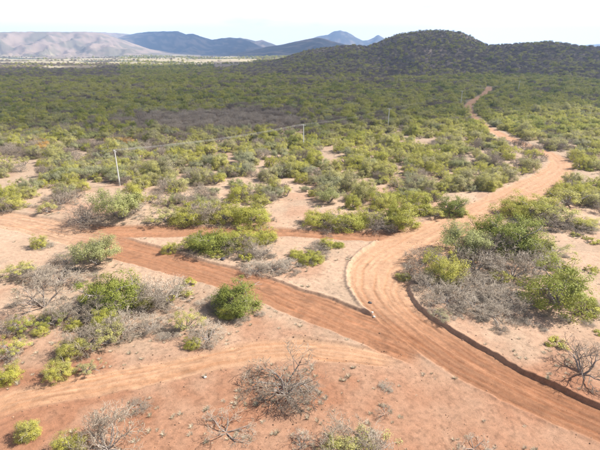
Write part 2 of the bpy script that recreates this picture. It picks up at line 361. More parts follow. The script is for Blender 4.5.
# roads pressed into the sheet
RID = np.zeros(len(X), int); RM = np.zeros(len(X)); DZ = np.zeros(len(X))
nearpts = np.nonzero((r_ < 470) & (Y > 0) & (np.abs(np.arctan2(X, Y)) < R(46)))[0]
for k in (3, 2, 1, 0):
    dz, mk, ru, st = road_profile(ROADS[k], k, X[nearpts], Y[nearpts])
    cur = DZ[nearpts]; mprev = RM[nearpts]
    # where two roads meet the later one takes over inside, berms of the earlier one vanish
    cur = cur * (1 - mk) + np.where(dz < 0, dz, dz * (1 - sst(.2, .8, mprev)))
    DZ[nearpts] = cur
    base = [ROADC * .84, ROADC, ROADC * .8 + TRACK * .2, TRACK * .75 + SAND * .28][k]
    Cc = np.tile(base, (len(nearpts), 1))
    if k == 0:
        rn = np.hypot(X[nearpts], Y[nearpts]); f = sst(44, 62, rn)[:, None]; Cc = Cc * (1 - f) + ((SAND * .22 + TRACK * .78) * 1.08) * f
    if k == 1:
        pf = sst(-30, -44, X[nearpts])[:, None]; Cc = Cc * (1 - pf) + ((SAND + TRACK) * .5) * pf
    Cc = Cc * (1 + st * 1.5 * np.clip(fbm(X[nearpts] / 4, Y[nearpts] / 4, 3, 22) * 1.6 - .3, 0, 1) - .10 * ru)[:, None]; Cc = Cc * np.stack([1 + 0 * ru, 1 - .10 * ru, 1 - .18 * ru], -1)
    a = (mk * .9)[:, None]
    soil[nearpts] = soil[nearpts] * (1 - a) + Cc * a
    RID[nearpts] = np.where(mk > .5, k + 1, RID[nearpts]); RM[nearpts] = np.maximum(mprev, mk)
Z = Z + DZ
nR, nT = RR.shape
vid = np.arange(nR * nT).reshape(nR, nT); nxt = np.roll(vid, -1, axis=1)
Q = np.stack([vid[:-1], vid[1:], nxt[1:], nxt[:-1]], -1).reshape(-1, 4)[:, ::-1]
P3 = np.stack([X, Y, Z], -1)
# shared vertex normals so that the split pieces shade as one surface
fn = np.cross(P3[Q[:, 2]] - P3[Q[:, 0]], P3[Q[:, 3]] - P3[Q[:, 1]])
VN = np.zeros_like(P3)
for c in range(4): np.add.at(VN, Q[:, c], fn)
VN /= np.linalg.norm(VN, axis=1)[:, None] + 1e-12
face_id = np.zeros(len(Q), int)
cnt = (RID[Q] > 0).sum(1)
face_id = np.where(cnt >= 3, RID[Q].max(1), 0)
hl = np.median(LAB[Q], axis=1).astype(int); face_id = np.where(hl > 0, 100 + hl, face_id)
names = {0: 'ground', 1: 'main_dirt_road', 2: 'diagonal_dirt_road', 3: 'side_track', 4: 'lower_track'}
groups_ = {}
for k, rg in enumerate(RANGES): names[101 + k] = rg[0]
by_name = {}
for fid, nm in names.items(): by_name.setdefault(nm, []).append(fid)
for nm, fids in by_name.items():
    q = Q[np.isin(face_id, fids)]
    if not len(q): continue
    u, inv = np.unique(q, return_inverse=True)
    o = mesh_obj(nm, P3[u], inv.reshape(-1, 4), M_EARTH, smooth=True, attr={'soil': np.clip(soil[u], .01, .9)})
    o.data.normals_split_custom_set_from_vertices(VN[u].tolist())
    o['kind'] = 'structure'
def ground_z(x, y):
    x = np.atleast_1d(np.asarray(x, float)); y = np.atleast_1d(np.asarray(y, float))
    z = height(x, y)[0]
    for k in (3, 2, 1, 0):
        dz, mk, _, _ = road_profile(ROADS[k], k, x, y); z = z + dz
    return z

# ------------------------------------------------------------------ plants: prototypes about 1 unit wide
def frame_of(d):
    d = d / np.linalg.norm(d, axis=1)[:, None]
    a = np.where(np.abs(d[:, 2:3]) < .9, np.array([[0, 0, 1.]]), np.array([[1., 0, 0]]))
    u = np.cross(d, a); u /= np.linalg.norm(u, axis=1)[:, None]; return u, np.cross(d, u)
def tubes(seg, sides=4):
    P0 = np.array([s[0] for s in seg]); P1 = np.array([s[1] for s in seg]); r0 = np.array([s[2] for s in seg]); r1 = np.array([s[3] for s in seg])
    u, v = frame_of(P1 - P0); n = len(seg); V = []
    for P, r in ((P0, r0), (P1, r1)):
        for k in range(sides):
            a = 2 * math.pi * k / sides; V.append(P + (u * math.cos(a) + v * math.sin(a)) * r[:, None])
    V = np.stack(V, 1).reshape(-1, 3); b = np.arange(n)[:, None] * 2 * sides; Fs = []
    for k in range(sides):
        k2 = (k + 1) % sides; Fs.append(np.concatenate([b + k, b + k2, b + sides + k2, b + sides + k], 1))
    return V, np.concatenate(Fs)
def grow(g, stems, spread, hgt, levels, kids, r0, crook=.25, rise=.35, shrink=.62, thin=.55):
    seg = []; tips = []
    def br(p, d, ln, r, lv):
        n = 3
        for i in range(n):
            d = d + g.normal(0, crook, 3) + np.array([0, 0, rise * .25]); d = d / np.linalg.norm(d)
            q = p + d * ln / n; q[2] = max(q[2], .01)
            rr = r * (1 - .35 * (i + 1) / n); seg.append((p.copy(), q.copy(), r * (1 - .35 * i / n), rr)); p = q
            if lv < levels and i >= 1:
                for _ in range(kids if i == n - 1 else max(1, kids - 1)):
                    a = g.normal(0, 1, 3); a -= a.dot(d) * d; a /= np.linalg.norm(a) + 1e-9
                    dd = d * .75 + a * g.uniform(.5, 1.0); dd /= np.linalg.norm(dd)
                    br(p.copy(), dd, ln * shrink * g.uniform(.7, 1.2), rr * thin * 1.1, lv + 1)
        if lv >= levels: tips.append((p.copy(), d.copy()))
    for k in range(stems):
        a = 2 * math.pi * (k + g.uniform(-.35, .35)) / stems
        d = np.array([math.cos(a) * spread, math.sin(a) * spread, 1.0]) * g.uniform(.85, 1.15); d /= np.linalg.norm(d)
        br(np.array([math.cos(a), math.sin(a), 0]) * .02, d, hgt * g.uniform(.8, 1.1), r0 * g.uniform(.7, 1.1), 1)
    return seg, tips
def normalise(V_list, width=1.0):
    A = np.concatenate(V_list); w_ = max(np.percentile(A[:, 0], 98) - np.percentile(A[:, 0], 2), np.percentile(A[:, 1], 98) - np.percentile(A[:, 1], 2))
    c = np.array([np.median(A[:, 0]), np.median(A[:, 1]), 0]) * 0
    return [(V - c) * (width / w_) for V in V_list], width / w_
def leaves(g, C, n, rad, size, flat=.8, up=.35, aspect=.55):
    """n leaf faces round each clump centre C"""
    m = len(C) * n
    c = np.repeat(C, n, 0); R_ = np.repeat(rad * g.uniform(.6, 1.35, len(C)), n)[:, None]
    off = g.normal(0, 1, (m, 3)); off /= np.linalg.norm(off, axis=1)[:, None]; off *= (g.uniform(0, 1, (m, 1)) ** .45)
    p = c + off * R_ * np.array([1, 1, flat])
    ctr = np.array([0, 0, .25 * C[:, 2].max()]); ow = p - ctr; ow /= np.linalg.norm(ow, axis=1)[:, None] + 1e-9
    nrm = off * .5 + ow * .8 + g.normal(0, .45, (m, 3)) + np.array([0, 0, up]); u, v = frame_of(nrm)
    a = g.uniform(0, 6.28, (m, 1)); uu = u * np.cos(a) + v * np.sin(a); vv = np.cross(nrm / np.linalg.norm(nrm, axis=1)[:, None], uu)
    s = size * g.uniform(.45, 1.0, (m, 1)) * np.where(g.uniform(0, 1, (m, 1)) < .15, 2.0, 1.25)
    V = np.stack([p - uu * s, p - vv * s * aspect, p + uu * s, p + vv * s * aspect], 1).reshape(-1, 3)
    V[:, 2] = np.maximum(V[:, 2], .005)
    Fc = np.arange(m * 4).reshape(-1, 4)
    cv = np.repeat(g.uniform(0, 1, len(C)), n) * .6 + g.uniform(0, .4, m)
    return V, Fc, np.repeat(cv, 4)

PROTO = {}
def proto(kind, seed):
    g = np.random.default_rng(seed)
    if kind == 'leafy':                      # dense rounded leafy shrub
        seg, tips = grow(g, 5, .75, .27, 3, 2, .022, crook=.16, rise=.25)
        C = np.array([t[0] for t in tips]); C = C[g.permutation(len(C))[:110]]
        C[:, :2] -= C[:, :2].mean(0) * .85; rc = np.hypot(C[:, 0], C[:, 1]); lim_ = np.percentile(rc, 88); C[:, :2] *= np.minimum(1, lim_ / rc)[:, None]
        ex = g.normal(0, 1, (85, 3)); ex /= np.linalg.norm(ex, axis=1)[:, None]; ex[:, 2] = np.abs(ex[:, 2])
        hm = C[:, 2].max(); wm = np.percentile(np.hypot(C[:, 0], C[:, 1]), 92)
        C = np.concatenate([C, ex * np.array([wm, wm, hm * .9]) * g.uniform(.7, 1.02, (85, 1)) ** 1.0])
        lob = .82 + .36 * vn(np.arctan2(C[:, 1], C[:, 0]) * 1.3 + 9, C[:, 2] * 4, seed); C[:, :2] *= lob[:, None]
        V, Fc, v = leaves(g, C, 118, .08, .0088)
    elif kind == 'loose':                    # open shrub, leaf tufts over bare grey stems
        seg, tips = grow(g, 7, 1.0, .26, 3, 2, .016, crook=.2, rise=.2)
        C = np.array([t[0] for t in tips]); C = C[g.permutation(len(C))[:130]]
        C = C[C[:, 2] > np.percentile(C[:, 2], 10)]
        V, Fc, v = leaves(g, C, 84, .067, .0088)
    elif kind == 'feathery':                 # tree with upswept branches and pale feathery foliage
        seg, tips = grow(g, 9, .95, .30, 3, 3, .011, crook=.12, rise=.25); tips = tips + [(s[1], s[1] - s[0]) for s in seg if .03 < s[1][2] and s[2] < .0075][::2]
        C = []
        for p, d in tips:
            for k in range(2): C.append(p - d / np.linalg.norm(d) * .05 * k + g.normal(0, .015, 3))
        C = np.array(C); C = C[g.permutation(len(C))[:420]]
        V, Fc, v = leaves(g, C, 34, .055, .010, aspect=.4, flat=1.2)
    elif kind == 'tuft':                     # low small leafy plant
        seg, tips = grow(g, 6, 1.2, .25, 2, 2, .012, crook=.2, rise=.1)
        C = np.array([t[0] for t in tips]); V, Fc, v = leaves(g, C, 44, .11, .03)
    elif kind == 'dry':                      # leafless tangle of grey twigs
        seg, tips = grow(g, 14, 1.05, .27, 4, 3, .009, crook=.26, rise=.12, shrink=.64, thin=.56)
        big = [s for s in seg if s[2] > .0042]; small = [s for s in seg if s[2] <= .0042]
        if len(small) > 6800: small = [small[i] for i in g.permutation(len(small))[:6800]]
        small = [(a, b, max(r0, .0019), max(r1, .0013)) for a, b, r0, r1 in small]
        seg = big; V, Fc = tubes(small, 3); v = np.repeat(g.uniform(0, 1, len(small)), 6)
    elif kind == 'bare':                     # dead tree, open crooked branches
        seg, tips = grow(g, 5, 1.0, .29, 4, 3, .015, crook=.2, rise=.10, shrink=.66, thin=.52)
        big = [s for s in seg if s[2] > .0034]; small = [s for s in seg if s[2] <= .0034]
        if len(small) > 2600: small = [small[i] for i in g.permutation(len(small))[:2600]]
        small = [(a, b, max(r0, .0020), max(r1, .0014)) for a, b, r0, r1 in small]
        seg = big; V, Fc = tubes(small, 3); v = np.repeat(g.uniform(0, 1, len(small)), 6)
    elif kind == 'grass':
        n = 60; a = g.uniform(0, 6.28, n); d = np.stack([np.cos(a) * .5, np.sin(a) * .5, g.uniform(.3, 1.1, n)], -1)
        b = np.stack([np.cos(a), np.sin(a), 0 * a], -1) * g.uniform(0, .18, (n, 1)); ln = g.uniform(.3, .6, (n, 1)); d /= np.linalg.norm(d, axis=1)[:, None]
        s_ = np.cross(d, [0, 0, 1.]) * .03; V = np.stack([b - s_, b + s_, b + d * ln + s_ * .2, b + d * ln - s_ * .2], 1).reshape(-1, 3); Fc = np.arange(4 * n).reshape(-1, 4); v = np.repeat(g.uniform(0, 1, n), 4)
        return dict(kind=kind, leaf=(V, Fc, v), wood=None, h=.5)
    if kind in ('dry', 'bare'):              # no limb far outside the crown
        Vs_ = V.reshape(-1, 6, 3); rad = np.hypot(Vs_[:, :, 0], Vs_[:, :, 1]).max(1); lim = np.percentile(rad, 93); ok = rad < lim
        V = Vs_[ok].reshape(-1, 3); v = v[:len(ok) * 6].reshape(-1, 6)[ok].ravel(); nS = ok.sum()
        V, Fc, v = V, np.concatenate([np.stack([b + k, b + (k + 1) % 3, b + 3 + (k + 1) % 3, b + 3 + k], 1) for b in (np.arange(nS) * 6,) for k in range(3)]), v
        seg = [q for q in seg if max(np.hypot(q[0][0], q[0][1]), np.hypot(q[1][0], q[1][1])) < lim]
    Vt, Ft = tubes(seg, 5)
    (V, Vt), sc = normalise([V, Vt])
    return dict(kind=kind, leaf=(V, Fc, v), wood=(Vt, Ft), h=np.percentile(V[:, 2], 98))
SEEDS = dict(leafy=[1, 2, 3, 4, 5], loose=[11, 12, 13, 14], feathery=[21, 22, 23], tuft=[31, 32, 33], dry=[41, 42, 43, 44], bare=[51, 52, 53, 54], grass=[61, 62])
for kd, sd in SEEDS.items(): PROTO[kd] = [proto(kd, s) for s in sd]
LEAFMAT = dict(leafy=M_LEAF, loose=M_LEAF, feathery=M_OLIVE, tuft=M_LEAF, dry=M_TWIG, bare=M_TWIG, grass=M_STRAW)
WOODMAT = dict(leafy=M_BARK, loose=M_BARK, feathery=M_BARK, tuft=M_BARK, dry=M_BARK, bare=M_DARKBARK)
NAMES = dict(leafy=('green_shrub', 'crown', 'trunk'), loose=('straggly_shrub', 'crown', 'trunk'), feathery=('feathery_tree', 'crown', 'trunk'), tuft=('low_plant', 'crown', 'stem'), dry=('dry_shrub', 'twigs', 'stems'), bare=('dead_tree', 'twigs', 'trunk'))
CATS = dict(leafy='shrub', loose='shrub', feathery='tree', tuft='plant', dry='dry shrub', bare='dead tree')
MESH = {}
def plant(kind, var, x, y, width, hscale, rz, tint, label, group=None, leafmat=None):
    var %= len(PROTO[kind]); pr = PROTO[kind][var]; nm, ln, wn = NAMES[kind]
    z = float(ground_z(x, y)[0]) - .02
    root = empty(nm, (x, y, z), rz, (width, width, width * hscale))
    tag(root, label, CATS[kind], group)
    key = (kind, var, leafmat.name if leafmat else '')
    if key not in MESH:
        a = mesh_obj(ln, pr['leaf'][0], pr['leaf'][1], leafmat or LEAFMAT[kind], root, attr={'v': pr['leaf'][2]})
        b = mesh_obj(wn, pr['wood'][0], pr['wood'][1], WOODMAT[kind], root, smooth=True)
        MESH[key] = (a, b)
    else:
        a, b = [o.copy() for o in MESH[key]]
        for o in (a, b): col.objects.link(o); o.parent = root
    a['tint'] = float(tint)
    if kind in ('dry', 'bare'): a['kind'] = 'stuff'
    return root

# ------------------------------------------------------------------ plants one by one: kind, x, y of the foot and width in photo pixels, height factor, tint, label
# tint: 0 greyish, .3 pale yellow-green, .5 vivid, .8 deep green; for dry plants 0 pale, 1 dark
HAND = [
 ('leafy', 29, 435, 22, 1.0, .34, 'small yellow-green shrub alone in the bottom left corner'),
 ('leafy', 71, 452, 30, 1.1, .34, 'yellow-green shrub at bottom edge left of the big grey dry bush'),
 ('dry', 107, 449, 62, 1.0, .45, 'big rounded grey dry bush at the bottom edge, lower left'),
 ('leafy', 8, 379, 24, .9, .42, 'green shrub at left edge just above the lower track'),
 ('leafy', 60, 375, 25, 1.1, .33, 'yellow-green shrub on the bank above the lower track'),
 ('loose', 88, 372, 22, .8, .10, 'small pale grey-green shrub right of the yellow-green one above lower track'),
 ('loose', 12, 351, 30, .9, .32, 'yellow-green straggly shrub at left edge, second up from lower track'),
 ('dry', 8, 357, 26, .7, .25, 'low grey dry shrub at left edge under a yellow-green shrub'),
 ('leafy', 41, 332, 15, 1.0, .35, 'small yellow-green shrub at the right end of the left-edge thicket'),
 ('loose', 22, 329, 26, 1.0, .55, 'green straggly shrub amid grey twigs near the left edge'),
 ('dry', 9, 331, 30, .9, .4, 'grey dry shrub at left edge beside a green straggly shrub'),
 ('bare', 44, 306, 50, 1.1, .35, 'bare grey tree with crooked trunk rising from the left thicket'),
 ('loose', 53, 323, 24, .9, .6, 'green shrub below the crooked bare grey tree'),
 ('dry', 64, 318, 36, .9, .35, 'grey dry shrub right of the crooked bare grey tree'),
 ('leafy', 74, 327, 16, .9, .38, 'small yellow-green shrub left of the big green-topped thicket'),
 ('leafy', 116, 304, 54, 1.0, .66, 'largest green shrub crowning the left foreground thicket'),
 ('leafy', 100, 302, 30, .9, .7, 'dark green shrub on the shaded left flank of the largest left shrub'),
 ('dry', 98, 318, 44, .8, .45, 'grey-brown dry shrub below the largest green shrub'),
 ('dry', 142, 304, 44, .9, .2, 'pale grey dry shrub right of the largest green shrub'),
 ('leafy', 70, 353, 24, 1.0, .34, 'yellow-green shrub at the lower left corner of the left thicket'),
 ('dry', 86, 346, 44, .9, .4, 'broad grey dry shrub at the lower end of the left thicket'),
 ('loose', 108, 343, 34, .9, .22, 'grey-green straggly shrub at the bottom of the left thicket'),
 ('leafy', 104, 328, 26, .9, .5, 'green shrub in the middle of the left thicket'),
 ('dry', 124, 332, 40, .8, .15, 'whitish dry shrub low in the left thicket'),
 ('leafy', 146, 306, 18, 1.2, .35, 'bright yellow-green shrub set in pale grey twigs'),
 ('dry', 166, 303, 46, .9, .1, 'whitish-grey dry shrub beside the diagonal road'),
 ('tuft', 170, 301, 11, 1.0, .42, 'small green plant right of the whitish dry shrub'),
 ('tuft', 189, 285, 13, 1.0, .4, 'small round plant close under the diagonal road edge'),
 ('tuft', 187, 297, 14, .9, .36, 'small yellow-green plant on sand between two shrubs'),
 ('tuft', 180, 291, 10, 1.2, .2, 'tiny pale plant between the whitish dry shrub and the sand'),
 ('loose', 187, 329, 27, 1.1, .28, 'pale yellow-green shrub with grey feet in the left middle'),
 ('dry', 150, 330, 32, .7, .2, 'low grey dry shrub left of the pale yellow-green shrub'),
 ('dry', 208, 340, 36, .8, .05, 'silvery dry shrub on the slope above the lower track'),
 ('leafy', 193, 347, 16, .9, .45, 'small green shrub at foot of the silvery dry shrub'),
 ('leafy', 236, 309, 44, .76, .74, 'dense dark green shrub alone below the diagonal road'),
 ('leafy', 229, 315, 22, .9, .42, 'lighter green shrub at foot of the dense dark green one'),
 ('dry', 221, 307, 26, .8, .6, 'dark dry shrub on the shaded side of the dense green one'),
 ('leafy', 40, 247, 15, 1.2, .33, 'small upright yellow-green shrub between the left tracks'),
 ('loose', 20, 275, 28, .8, .3, 'olive straggly shrub near left edge below the diagonal road'),
 ('dry', 35, 277, 30, .6, .3, 'low grey dry shrub near the olive straggly shrub at left'),
 ('dry', 60, 282, 46, .5, .3, 'flat grey dry shrub on the sand below the diagonal road'),
 ('feathery', 98, 264, 42, .95, .4, 'feathery olive-green tree standing against the diagonal road'),
 ('dry', 66, 262, 30, .5, .5, 'low brown dry shrub left of the feathery tree by the road'),
 ('feathery', 122, 219, 46, .95, .5, 'feathery pale green tree right below the nearest power pole'),
 ('dry', 88, 225, 40, .75, .6, 'dark brownish dry shrub left of the feathery tree under the pole'),
 ('dry', 134, 214, 24, .9, .1, 'pale grey dry shrub right of the feathery tree under the pole'),
 ('loose', 48, 213, 20, .9, .25, 'pale green shrub on the sand above the left end of side track'),
 ('dry', 62, 205, 28, .8, .5, 'grey dry shrub on the sand above the left end of side track'),
 ('leafy', 13, 208, 24, .9, .32, 'yellow-green shrub at left edge above the track fork'),
 ('dry', 4, 211, 24, .9, .5, 'grey dry shrub at left edge above the track fork'),
 ('leafy', 169, 251, 14, 1.1, .36, 'small round yellow-green shrub between the two left roads'),
 ('leafy', 216, 249, 42, .9, .66, 'big green shrub in the clump between side track and diagonal road'),
 ('leafy', 236, 247, 34, .9, .48, 'lighter green shrub on the right of the clump between the roads'),
 ('dry', 240, 252, 34, .8, .5, 'grey dry shrub at the right foot of the clump between the roads'),
 ('loose', 190, 249, 24, .8, .4, 'low green shrub at the left foot of the clump between the roads'),
 ('leafy', 204, 246, 30, .9, .75, 'dark green shrub in the shade of the clump between the roads'),
 ('leafy', 190, 221, 38, .85, .42, 'green shrub just above the side track right of the feathery tree'),
 ('loose', 166, 222, 30, .8, .2, 'olive shrub on the upper edge of the side track'),
 ('dry', 208, 221, 36, .9, .4, 'grey dry shrub on the upper edge of the side track'),
 ('leafy', 251, 223, 36, .9, .5, 'tall green shrub above the side track behind the roadside clump'),
 ('leafy', 226, 220, 32, .9, .42, 'yellow-green shrub behind the clump between the roads'),
 ('leafy', 264, 240, 26, 1.0, .45, 'green shrub at right end of the clump, touching the side track'),
 ('bare', 261, 256, 30, 1.1, .1, 'pale bare shrub right of the clump between the roads'),
 ('dry', 252, 256, 22, .8, .3, 'grey-green dry shrub under the pale bare shrub'),
 ('tuft', 245, 260, 13, 1.0, .42, 'small green plant above the diagonal road'),
 ('tuft', 217, 257, 12, .8, .35, 'tiny yellow-green plant below the roadside clump'),
 ('dry', 256, 272, 28, .6, .05, 'silvery dry shrub on the upper edge of the diagonal road'),
 ('dry', 273, 271, 28, .6, .0, 'whitish dry shrub, middle of three above the diagonal road'),
 ('dry', 287, 269, 24, .55, .05, 'small whitish dry shrub, rightmost of three above diagonal road'),
 ('leafy', 310, 262, 22, .75, .5, 'green shrub alone on the pale sand inside the road triangle'),
 ('leafy', 297, 257, 15, .8, .42, 'small green shrub at left of the one on the pale sand'),
 ('leafy', 317, 261, 13, .8, .42, 'small green shrub at right of the one on the pale sand'),
 ('leafy', 327, 246, 16, .8, .45, 'small green shrub just below the side track'),
 ('leafy', 339, 246, 12, .8, .55, 'small dark green shrub just below the side track'),
 ('dry', 318, 250, 24, .5, .5, 'low dark dry shrub below two small green shrubs'),
 ('bare', 349, 258, 8, 1.0, .8, 'tiny dead stump on the pale sand near the road bend'),
 ('bare', 328, 236, 12, 1.1, .8, 'tiny bare sapling in the middle of the side track'),
 ('leafy', 318, 224, 28, .8, .42, 'leftmost green shrub of the row above the side track'),
 ('leafy', 346, 226, 36, .9, .5, 'second green shrub of the row above the side track'),
 ('dry', 334, 227, 34, .6, .5, 'grey dry shrub low in the row above the side track'),
 ('leafy', 368, 222, 28, 1.0, .45, 'yellow-green shrub in the middle of the row above side track'),
 ('dry', 380, 228, 34, .8, .55, 'grey dry shrub in the middle of the row above side track'),
 ('leafy', 400, 225, 34, .9, .5, 'green shrub at right end of the row above the side track'),
 ('loose', 388, 224, 26, 1.0, .3, 'grey-green shrub near right end of the row above the side track'),
 ('leafy', 417, 212, 28, 1.0, .5, 'vivid green shrub behind the right end of the row'),
 ('leafy', 452, 213, 28, 1.0, .75, 'dark green shrub on the left verge of the winding road'),
 ('loose', 436, 216, 22, .6, .35, 'low pale shrub on the left verge of the winding road'),
 ('tuft', 462, 215, 14, .9, .3, 'small pale plant at the road edge right of a dark shrub'),
 ('leafy', 385, 203, 28, 1.0, .5, 'vivid green shrub behind the row above the side track'),
 ('feathery', 462, 253, 46, .9, .5, 'olive feathery tree on the inside of the road bend'),
 ('leafy', 444, 278, 39, 1.35, .36, 'round vivid yellow-green shrub in the grey twigs by the bend'),
 ('dry', 424, 262, 36, .7, .5, 'dark grey dry shrub on the tip of the road bend'),
 ('dry', 414, 276, 34, .6, .5, 'low grey dry shrub overhanging the bank at the road bend'),
 ('leafy', 404, 277, 14, .5, .3, 'low yellowish plant on the bank at the tip of the bend'),
 ('leafy', 508, 248, 54, 1.0, .70, 'largest green shrub right of the winding road'),
 ('leafy', 486, 240, 36, 1.0, .55, 'yellow-green shrub on the roadside flank of the largest right shrub'),
 ('leafy', 530, 252, 38, 1.0, .6, 'green shrub on the right flank of the largest right shrub'),
 ('dry', 492, 258, 44, .9, .7, 'dark dry shrub below the largest green shrub on the right'),
 ('dry', 432, 288, 40, .5, .4, 'grey dry shrub below the round vivid shrub, left'),
 ('dry', 458, 290, 44, .5, .3, 'grey dry shrub below the round vivid shrub, right'),
 ('dry', 484, 288, 46, .5, .35, 'broad grey dry shrub in the middle of the right dry thicket'),
 ('dry', 476, 270, 44, .8, .25, 'pale grey dry shrub behind the round vivid shrub'),
 ('dry', 512, 276, 48, .8, .3, 'grey dry shrub left behind the big round tree'),
 ('dry', 446, 303, 44, .5, .35, 'grey dry shrub at the lower left of the right thicket'),
 ('dry', 474, 306, 46, .5, .3, 'grey dry shrub at the bottom middle of the right thicket'),
 ('dry', 502, 302, 44, .5, .4, 'grey dry shrub at the bottom right of the dry thicket'),
 ('dry', 540, 268, 40, .8, .2, 'pale grey-green dry shrub behind the big round tree'),
 ('loose', 548, 258, 34, .8, .2, 'pale olive shrub behind and right of the big round tree'),
 ('loose', 500, 281, 20, 1.0, .4, 'small green shrub poking out of the right dry thicket'),
 ('leafy', 556, 303, 60, 1.2, .62, 'big round green tree standing on sand at the right'),
 ('dry', 570, 303, 30, .7, .4, 'grey dry shrub at the foot of the big round tree'),
 ('leafy', 534, 217, 42, .8, .48, 'green shrub beside the winding road, above the largest right shrub'),
 ('leafy', 514, 214, 30, .8, .42, 'yellow-green shrub at the road edge, above the largest right shrub'),
 ('loose', 556, 222, 40, .8, .25, 'olive shrub right of the winding road, upper right'),
 ('dry', 548, 226, 40, .7, .4, 'grey dry shrub right of the winding road, upper right'),
 ('loose', 566, 205, 36, .8, .3, 'pale yellow-green shrub near the right edge, upper right'),
 ('leafy', 583, 227, 24, .6, .38, 'low yellow-green shrub on the sand at the right edge'),
 ('dry', 578, 231, 30, .5, .6, 'low dark dry shrub on the sand at the right edge'),
 ('tuft', 575, 236, 9, .8, .3, 'tiny plant on the right sand, upper of three'),
 ('tuft', 594, 243, 12, .8, .4, 'tiny green plant on the right sand against the edge'),
 ('tuft', 586, 239, 7, .8, .3, 'tiniest plant on the right sand'),
 ('tuft', 592, 271, 13, .8, .4, 'small plant at right edge level with the big round tree'),
 ('tuft', 589, 303, 15, .8, .34, 'small yellow-green plant at right edge below the big round tree'),
 ('tuft', 590, 312, 18, .7, .4, 'flat green plant at right edge, lower of two'),
 ('tuft', 557, 344, 20, .55, .42, 'flat green plant alone on sand above the bottom right road'),
 ('tuft', 600, 333, 10, .7, .5, 'small dark plant cut by the right edge'),
 ('dry', 492, 316, 40, .35, .5, 'flat dark dry shrub below the right dry thicket'),
 ('bare', 530, 324, 22, .5, .2, 'low bare twiggy shrub on the right sand'),
 ('loose', 441, 318, 18, .6, .0, 'pale straw-coloured tuft just above the road bank'),
 ('bare', 583, 373, 62, 1.0, .8, 'dead tree with dark crooked limbs in the lower right'),
 ('bare', 286, 386, 98, .9, .65, 'large dead tree standing in the red soil, bottom centre'),
 ('dry', 287, 395, 58, .6, .65, 'dark dry shrub tangled under the large dead tree'),
 ('bare', 226, 432, 64, .6, .3, 'low bare shrub on red soil left of bottom centre'),
 ('bare', 385, 414, 26, .7, .5, 'small bare shrub on the red soil near the lower middle'),
 ('dry', 355, 456, 70, .8, .5, 'grey-green dry bush cut by the bottom edge'),
 ('loose', 352, 458, 62, .7, .2, 'greenish straggly bush cut by the bottom edge'),
 ('bare', 301, 446, 30, .8, .1, 'faint pale bare shrub near the bottom edge, right of centre'),
 ('bare', 474, 449, 40, .7, .1, 'faint bluish bare shrub near the bottom edge, right'),
 ('dry', 386, 388, 16, .25, .3, 'scrap of dry twigs lying on the red soil'),
 ('dry', 140, 407, 26, .25, .6, 'dead brushwood lying below the lower track'),
]
PLACED = []
for i, (kd, px, py, wpx, hs, ti, lb) in enumerate(HAND):
    x, y = G(px, py); wd = wpx / ppm(x, y)
    wd *= dict(leafy=1.03, loose=1.05, bare=.9).get(kd, 1.0); hs *= dict(leafy=.82, loose=.85, bare=.85).get(kd, .9)
    plant(kd, int(_h(np.array([i]), np.array([3]), 9)[0] * 97), x, y, wd, hs, float(_h(np.array([i]), np.array([5]), 9)[0] * 6.28), ti, lb)
    PLACED.append((x, y, wd * .5))
PL = np.array(PLACED)

# ------------------------------------------------------------------ scrub beyond the tracks
RC = np.concatenate([r['C'] for r in ROADS]); RW = np.concatenate([r['hw'] for r in ROADS])
def scatter_points(r0, r1, cell, seed):
    g = np.random.default_rng(seed); a = R(43); xm = r1 * math.sin(a)
    gx, gy = np.meshgrid(np.arange(-xm, xm, cell), np.arange(r0 * math.cos(a), r1, cell))
    x = gx.ravel() + g.uniform(-.5, .5, gx.size) * cell; y = gy.ravel() + g.uniform(-.5, .5, gx.size) * cell
    r = np.hypot(x, y); k = (r >= r0) & (r < r1) & (np.abs(np.arctan2(x, y)) < a); return x[k], y[k], g
def off_roads(x, y, rad):
    ok = np.ones(len(x), bool)
    for k in range(0, len(x), 4000):
        dx = x[k:k + 4000, None] - RC[None, :, 0]; dy = y[k:k + 4000, None] - RC[None, :, 1]
        ok[k:k + 4000] = (np.hypot(dx, dy) - RW[None] > rad[k:k + 4000, None]).all(1)
    return ok
CLEAR = [  # bare sand patches: centre and half-size in photo pixels
    (300, 205, 26, 9), (292, 212, 36, 8), (345, 195, 18, 4), (108, 192, 26, 7), (60, 214, 60, 8), (150, 218, 20, 6), (370, 182, 12, 3), (338, 178, 8, 4), (185, 188, 12, 3), (234, 181, 12, 3), (590, 178, 26, 7),
    (590, 232, 40, 14), (20, 178, 14, 4), (440, 219, 20, 4), (415, 220, 10, 3), (400, 178, 10, 2.5), (280, 166, 8, 2.5), (575, 245, 40, 20)]
def keep_clear(px, py, g):
    k = np.ones(len(px))
    for cx, cy, ax, ay in CLEAR: k *= sst(.75, 1.15, np.hypot((px - cx) / ax, (py - cy) / ay))
    return g.uniform(0, 1, len(px)) < k
sets = []
